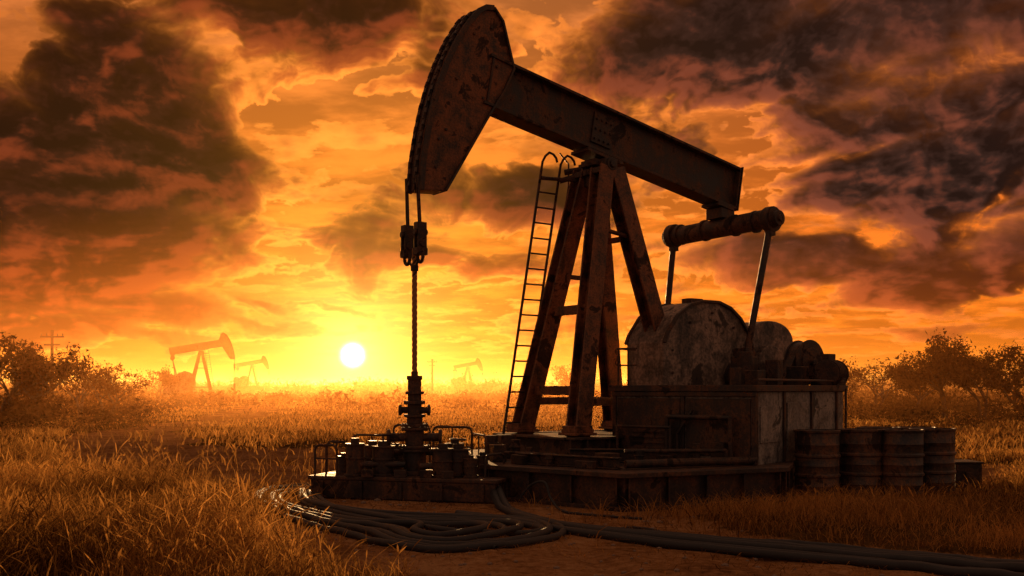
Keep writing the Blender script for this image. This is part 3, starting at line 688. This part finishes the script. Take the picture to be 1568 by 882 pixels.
# ------------------------------------------------------------------ world: procedural cloudscape
SAZ=math.atan((540-784)/F); SEL=math.atan(50/F)
def build_sky():
    R=np.random.default_rng(3); perm=R.permutation(256); perm=np.concatenate([perm,perm,perm]); gr=R.uniform(0,2*np.pi,256); gxx=np.cos(gr).astype(np.float32); gyy=np.sin(gr).astype(np.float32)
    def perlin(x,y):
        xi=np.floor(x).astype(np.int32); yi=np.floor(y).astype(np.int32); fx=(x-xi).astype(np.float32); fy=(y-yi).astype(np.float32)
        u=fx*fx*fx*(fx*(fx*6-15)+10); v=fy*fy*fy*(fy*(fy*6-15)+10); xi&=255; yi&=255
        def gd(a,b,dx,dy):
            h=perm[perm[(xi+a)&255]+((yi+b)&255)]; return gxx[h]*dx+gyy[h]*dy
        n00=gd(0,0,fx,fy);n10=gd(1,0,fx-1,fy);n01=gd(0,1,fx,fy-1);n11=gd(1,1,fx-1,fy-1)
        a=n00+(n10-n00)*u; b=n01+(n11-n01)*u; return (a+(b-a)*v)*1.4
    def fbm(x,y,o,g=.55,billow=False):
        s=0;a=1;t=0
        for i in range(o):
            n=perlin(x+i*17.3,y+i*9.1); s=s+a*(np.abs(n)*2-.55 if billow else n); t+=a; a*=g; x=x*2.03; y=y*2.03
        return s/t*1.5
    NA,NE=2400,800; A=np.linspace(-1,1,NA,dtype=np.float32)[None,:].repeat(NE,0); E=np.linspace(-.05,.60,NE,dtype=np.float32)[:,None].repeat(NA,1)
    sE=np.sin(E); cE=np.cos(E); zz=np.maximum(sE,0)+.14
    qx=cE*np.sin(A)/zz; qy=cE*np.cos(A)/zz
    w1=perlin(qx*1.3+5,qy*1.3+3); w2=perlin(qx*1.3+25,qy*1.3+13)
    f1=fbm(qx*1.5+.35*w1,qy*1.5+.35*w2,8,.54)
    dx=A*9; dy=E*13
    v1=fbm(dx*.7+3,dy*.7+8,5); v2=fbm(dx*.7+31,dy*.7+18,5)
    f2=fbm(dx+.5*v1,dy+.5*v2,8,.54,True)
    f3=fbm(qx*4.2+.6*w1+7,qy*5.0+.6*w2,7,.58)
    tex=fbm(dx*1.3+.6*v2+50,dy*1.3+.6*v1,6,.5,True)
    Aw=A+.055*v1+.016*f2; Ew=E+.035*v2+.016*f2
    blobs=[(40,250,250,150,1.3),(230,120,150,90,1.1),(340,285,100,38,.75),(90,385,220,52,1.25),(440,45,150,70,1.0),(620,15,150,42,.7),(60,15,140,30,-.3),
     (1250,40,480,85,1.05),(1400,160,350,95,1.25),(1480,280,230,50,.95),(1000,110,150,45,.6),(1490,395,230,44,1.1),(1200,430,260,28,.8),(200,478,280,30,1.4),(640,388,150,24,1.0),(800,310,130,42,.75),(640,240,60,40,.1),(430,370,90,14,.5),(1340,330,150,18,.3),(470,465,90,12,.6),(960,480,120,12,.4),(1300,480,140,14,.6),
     (560,170,100,60,-.55),(560,300,70,40,-.35),(900,440,90,24,-.25),(1120,350,70,26,-.6),(1010,200,80,40,-.55),(350,70,22,40,-.65),(540,530,120,35,-.5),(820,60,50,40,-.4),(320,205,20,60,-.2)]
    acc=np.zeros_like(A)
    for (bx0,by0,w,h_,k_) in blobs:
        a0=math.atan((bx0-784)/F); e0=math.atan((595-by0)/F*math.cos(a0)); acc+=k_*np.exp(-((Aw-a0)/(w/F))**2-((Ew-e0)/(h_/F))**2)
    low=sstep(E,.015,.06)
    d=acc+1.15*f1+.85*f2-.17-(1-low)*.9
    tau=np.clip(d,0,None)*1.05+np.clip(f3-.10,0,None)*.42*low
    def shift(img,f):
        aa=A+(SAZ-A)*f; ee=E+(SEL-E)*f
        i=np.clip((aa+1)/2*(NA-1),0,NA-1.01); j=np.clip((ee+.05)/.65*(NE-1),0,NE-1.01); i0=i.astype(int);j0=j.astype(int); fi=i-i0;fj=j-j0
        return (img[j0,i0]*(1-fi)+img[j0,i0+1]*fi)*(1-fj)+(img[j0+1,i0]*(1-fi)+img[j0+1,i0+1]*fi)*fj
    dist=np.sqrt(((A-SAZ)*np.cos(E))**2+(E-SEL)**2)+1e-4
    sh=np.zeros_like(A)
    for st_,wt in((.006,1.),(.014,1.),(.025,.8),(.04,.6),(.065,.4),(.10,.2)):
        sh+=wt*shift(tau,np.minimum(st_/dist,.9))
    rt=tau+.22*tex
    relief=np.clip((rt-shift(rt,np.minimum(.016/dist,.9)))*1.6,-1,1.3)
    shadow=np.exp(-.62*sh)
    core=np.exp(-2.3*tau); alpha=1-np.exp(-8.5*tau)
    prox=np.exp(-(dist/.36)**2); wide=np.exp(-(dist/.75)**2)
    def C(*c): return np.array(c,np.float32)
    def L(t,a,b): return a+(b-a)*t[...,None]
    def rampc(x,st):
        return np.stack([np.interp(x,[s[0] for s in st],[s[1][i] for s in st]) for i in range(3)],-1)
    sky=rampc(sE,[(0,(.84,.160,.008)),(.05,(.93,.195,.009)),(.12,(.86,.175,.013)),(.22,(.76,.160,.022)),(.36,(.54,.145,.042)),(.6,(.18,.08,.05))])
    sky=L(prox*.5,sky,C(1.10,.34,.024))
    wis=sstep(fbm(qx*2.2+9+.3*w2,qy*3.2+4,7,.6),-.25,.55); sky=sky*(.62+.66*wis*low+.38*(1-low))[...,None]
    lowf=1-sstep(sE,.03,.16)
    dark=L(sstep(A,-.1,.3),C(.032,.0078,.0040),C(.040,.0165,.0115)); dark=dark*(1-lowf[...,None]*.9)+C(.21,.033,.004)*lowf[...,None]*.9
    dark=dark*(1+1.0*relief+.2*tex)[...,None].clip(.4,3)
    dark=dark+C(.20,.026,.0024)*(np.clip(relief,0,1)*(.2+.8*wide)*.75)[...,None]
    mid=L(prox,C(.50,.072,.007),C(.88,.165,.010)); bright=L(prox,C(1.10,.27,.038),C(1.5,.56,.065))
    cl=dark+mid*(shadow*(.18+.82*core))[...,None]*(.45+.55*wide)[...,None]*.9+bright*(core**1.3*shadow)[...,None]*1.3*(.5+.5*wide)[...,None]
    cl=cl*(1+.35*relief*core)[...,None]
    col=sky*(1-alpha[...,None])+cl*alpha[...,None]
    occ=1-.45*alpha
    col+=occ[...,None]*(np.exp(-(dist/.0105)**4)[...,None]*C(6,5.2,3.4)+2.6*np.exp(-dist/.036)[...,None]*C(1,.60,.15)+.50*np.exp(-(dist/.15)**1.2)[...,None]*C(1,.36,.02))
    im=bpy.data.images.new('cloudscape',NA,NE,float_buffer=True); im.colorspace_settings.name='Linear Rec.709'
    px=np.ones((NE,NA,4),np.float32); px[...,:3]=np.clip(col,0,None); im.pixels.foreach_set(px.ravel()); im.update(); im.pack(); return im
world=bpy.data.worlds.new('World'); scene.world=world; world.use_nodes=True; wn=world.node_tree; wn.nodes.clear(); k=NT(wn)
D=k.n('ShaderNodeTexCoord').outputs['Generated']; X_,Y_,Z_=k.sep(D)
az=k.m('ARCTAN2',X_,Y_); el=k.m('ARCSINE',Z_)
tx=k.n('ShaderNodeTexImage'); tx.image=build_sky(); tx.extension='EXTEND'; tx.interpolation='Linear'
wn.links.new(k.comb(k.m('MULTIPLY_ADD',az,.5,.5),k.m('DIVIDE',k.m('ADD',el,.05),.65),0.),tx.inputs[0])
fall=k.ramp(k.m('MULTIPLY_ADD',Y_,.5,.5),[(0.,(.180,.108,.080)),(.5,(.25,.13,.075)),(1.,(.30,.16,.10))])
ins=k.m('MULTIPLY',k.m('SUBTRACT',1.,k.smooth(k.m('ABSOLUTE',az),.85,1.)),k.m('SUBTRACT',1.,k.smooth(el,.5,.6)))
ins=k.m('MULTIPLY',ins,k.smooth(el,-.045,-.02))
fall=k.mix(k.smooth(el,-.01,-.06),fall,(.06,.03,.015))
tot=k.mix(ins,fall,tx.outputs[0])
ns=k.n('ShaderNodeTexSky'); ns.sky_type='NISHITA'; ns.sun_disc=False; ns.sun_elevation=math.radians(4.5); ns.sun_rotation=SAZ
tot=k.vm('ADD',tot,k.vm('SCALE',ns.outputs[0],scale=.0003))
bg=k.n('ShaderNodeBackground'); wn.links.new(tot,bg.inputs[0]); bg.inputs[1].default_value=1.
ow=k.n('ShaderNodeOutputWorld'); wn.links.new(bg.outputs[0],ow.inputs[0])
sl=bpy.data.lights.new('sun','SUN'); sl.energy=5.; sl.angle=math.radians(.6); sl.color=(1,.52,.20); so=link(bpy.data.objects.new('sun',sl))
el_=math.radians(6.0); sd=Vector((math.sin(SAZ)*math.cos(el_),math.cos(SAZ)*math.cos(el_),math.sin(el_)))
so.rotation_euler=sd.to_track_quat('Z','Y').to_euler()
cam=bpy.data.cameras.new('camera'); cam.sensor_width=36; cam.lens=35; cam.clip_end=6000; cam.clip_start=.1
cam.shift_y=(595-441)/1568.
co_=link(bpy.data.objects.new('camera',cam)); co_.location=(0,0,CH); co_.rotation_euler=(math.radians(90),0,0); scene.camera=co_
scene.view_settings.view_transform='Standard'; scene.view_settings.look='None'; scene.view_settings.exposure=0
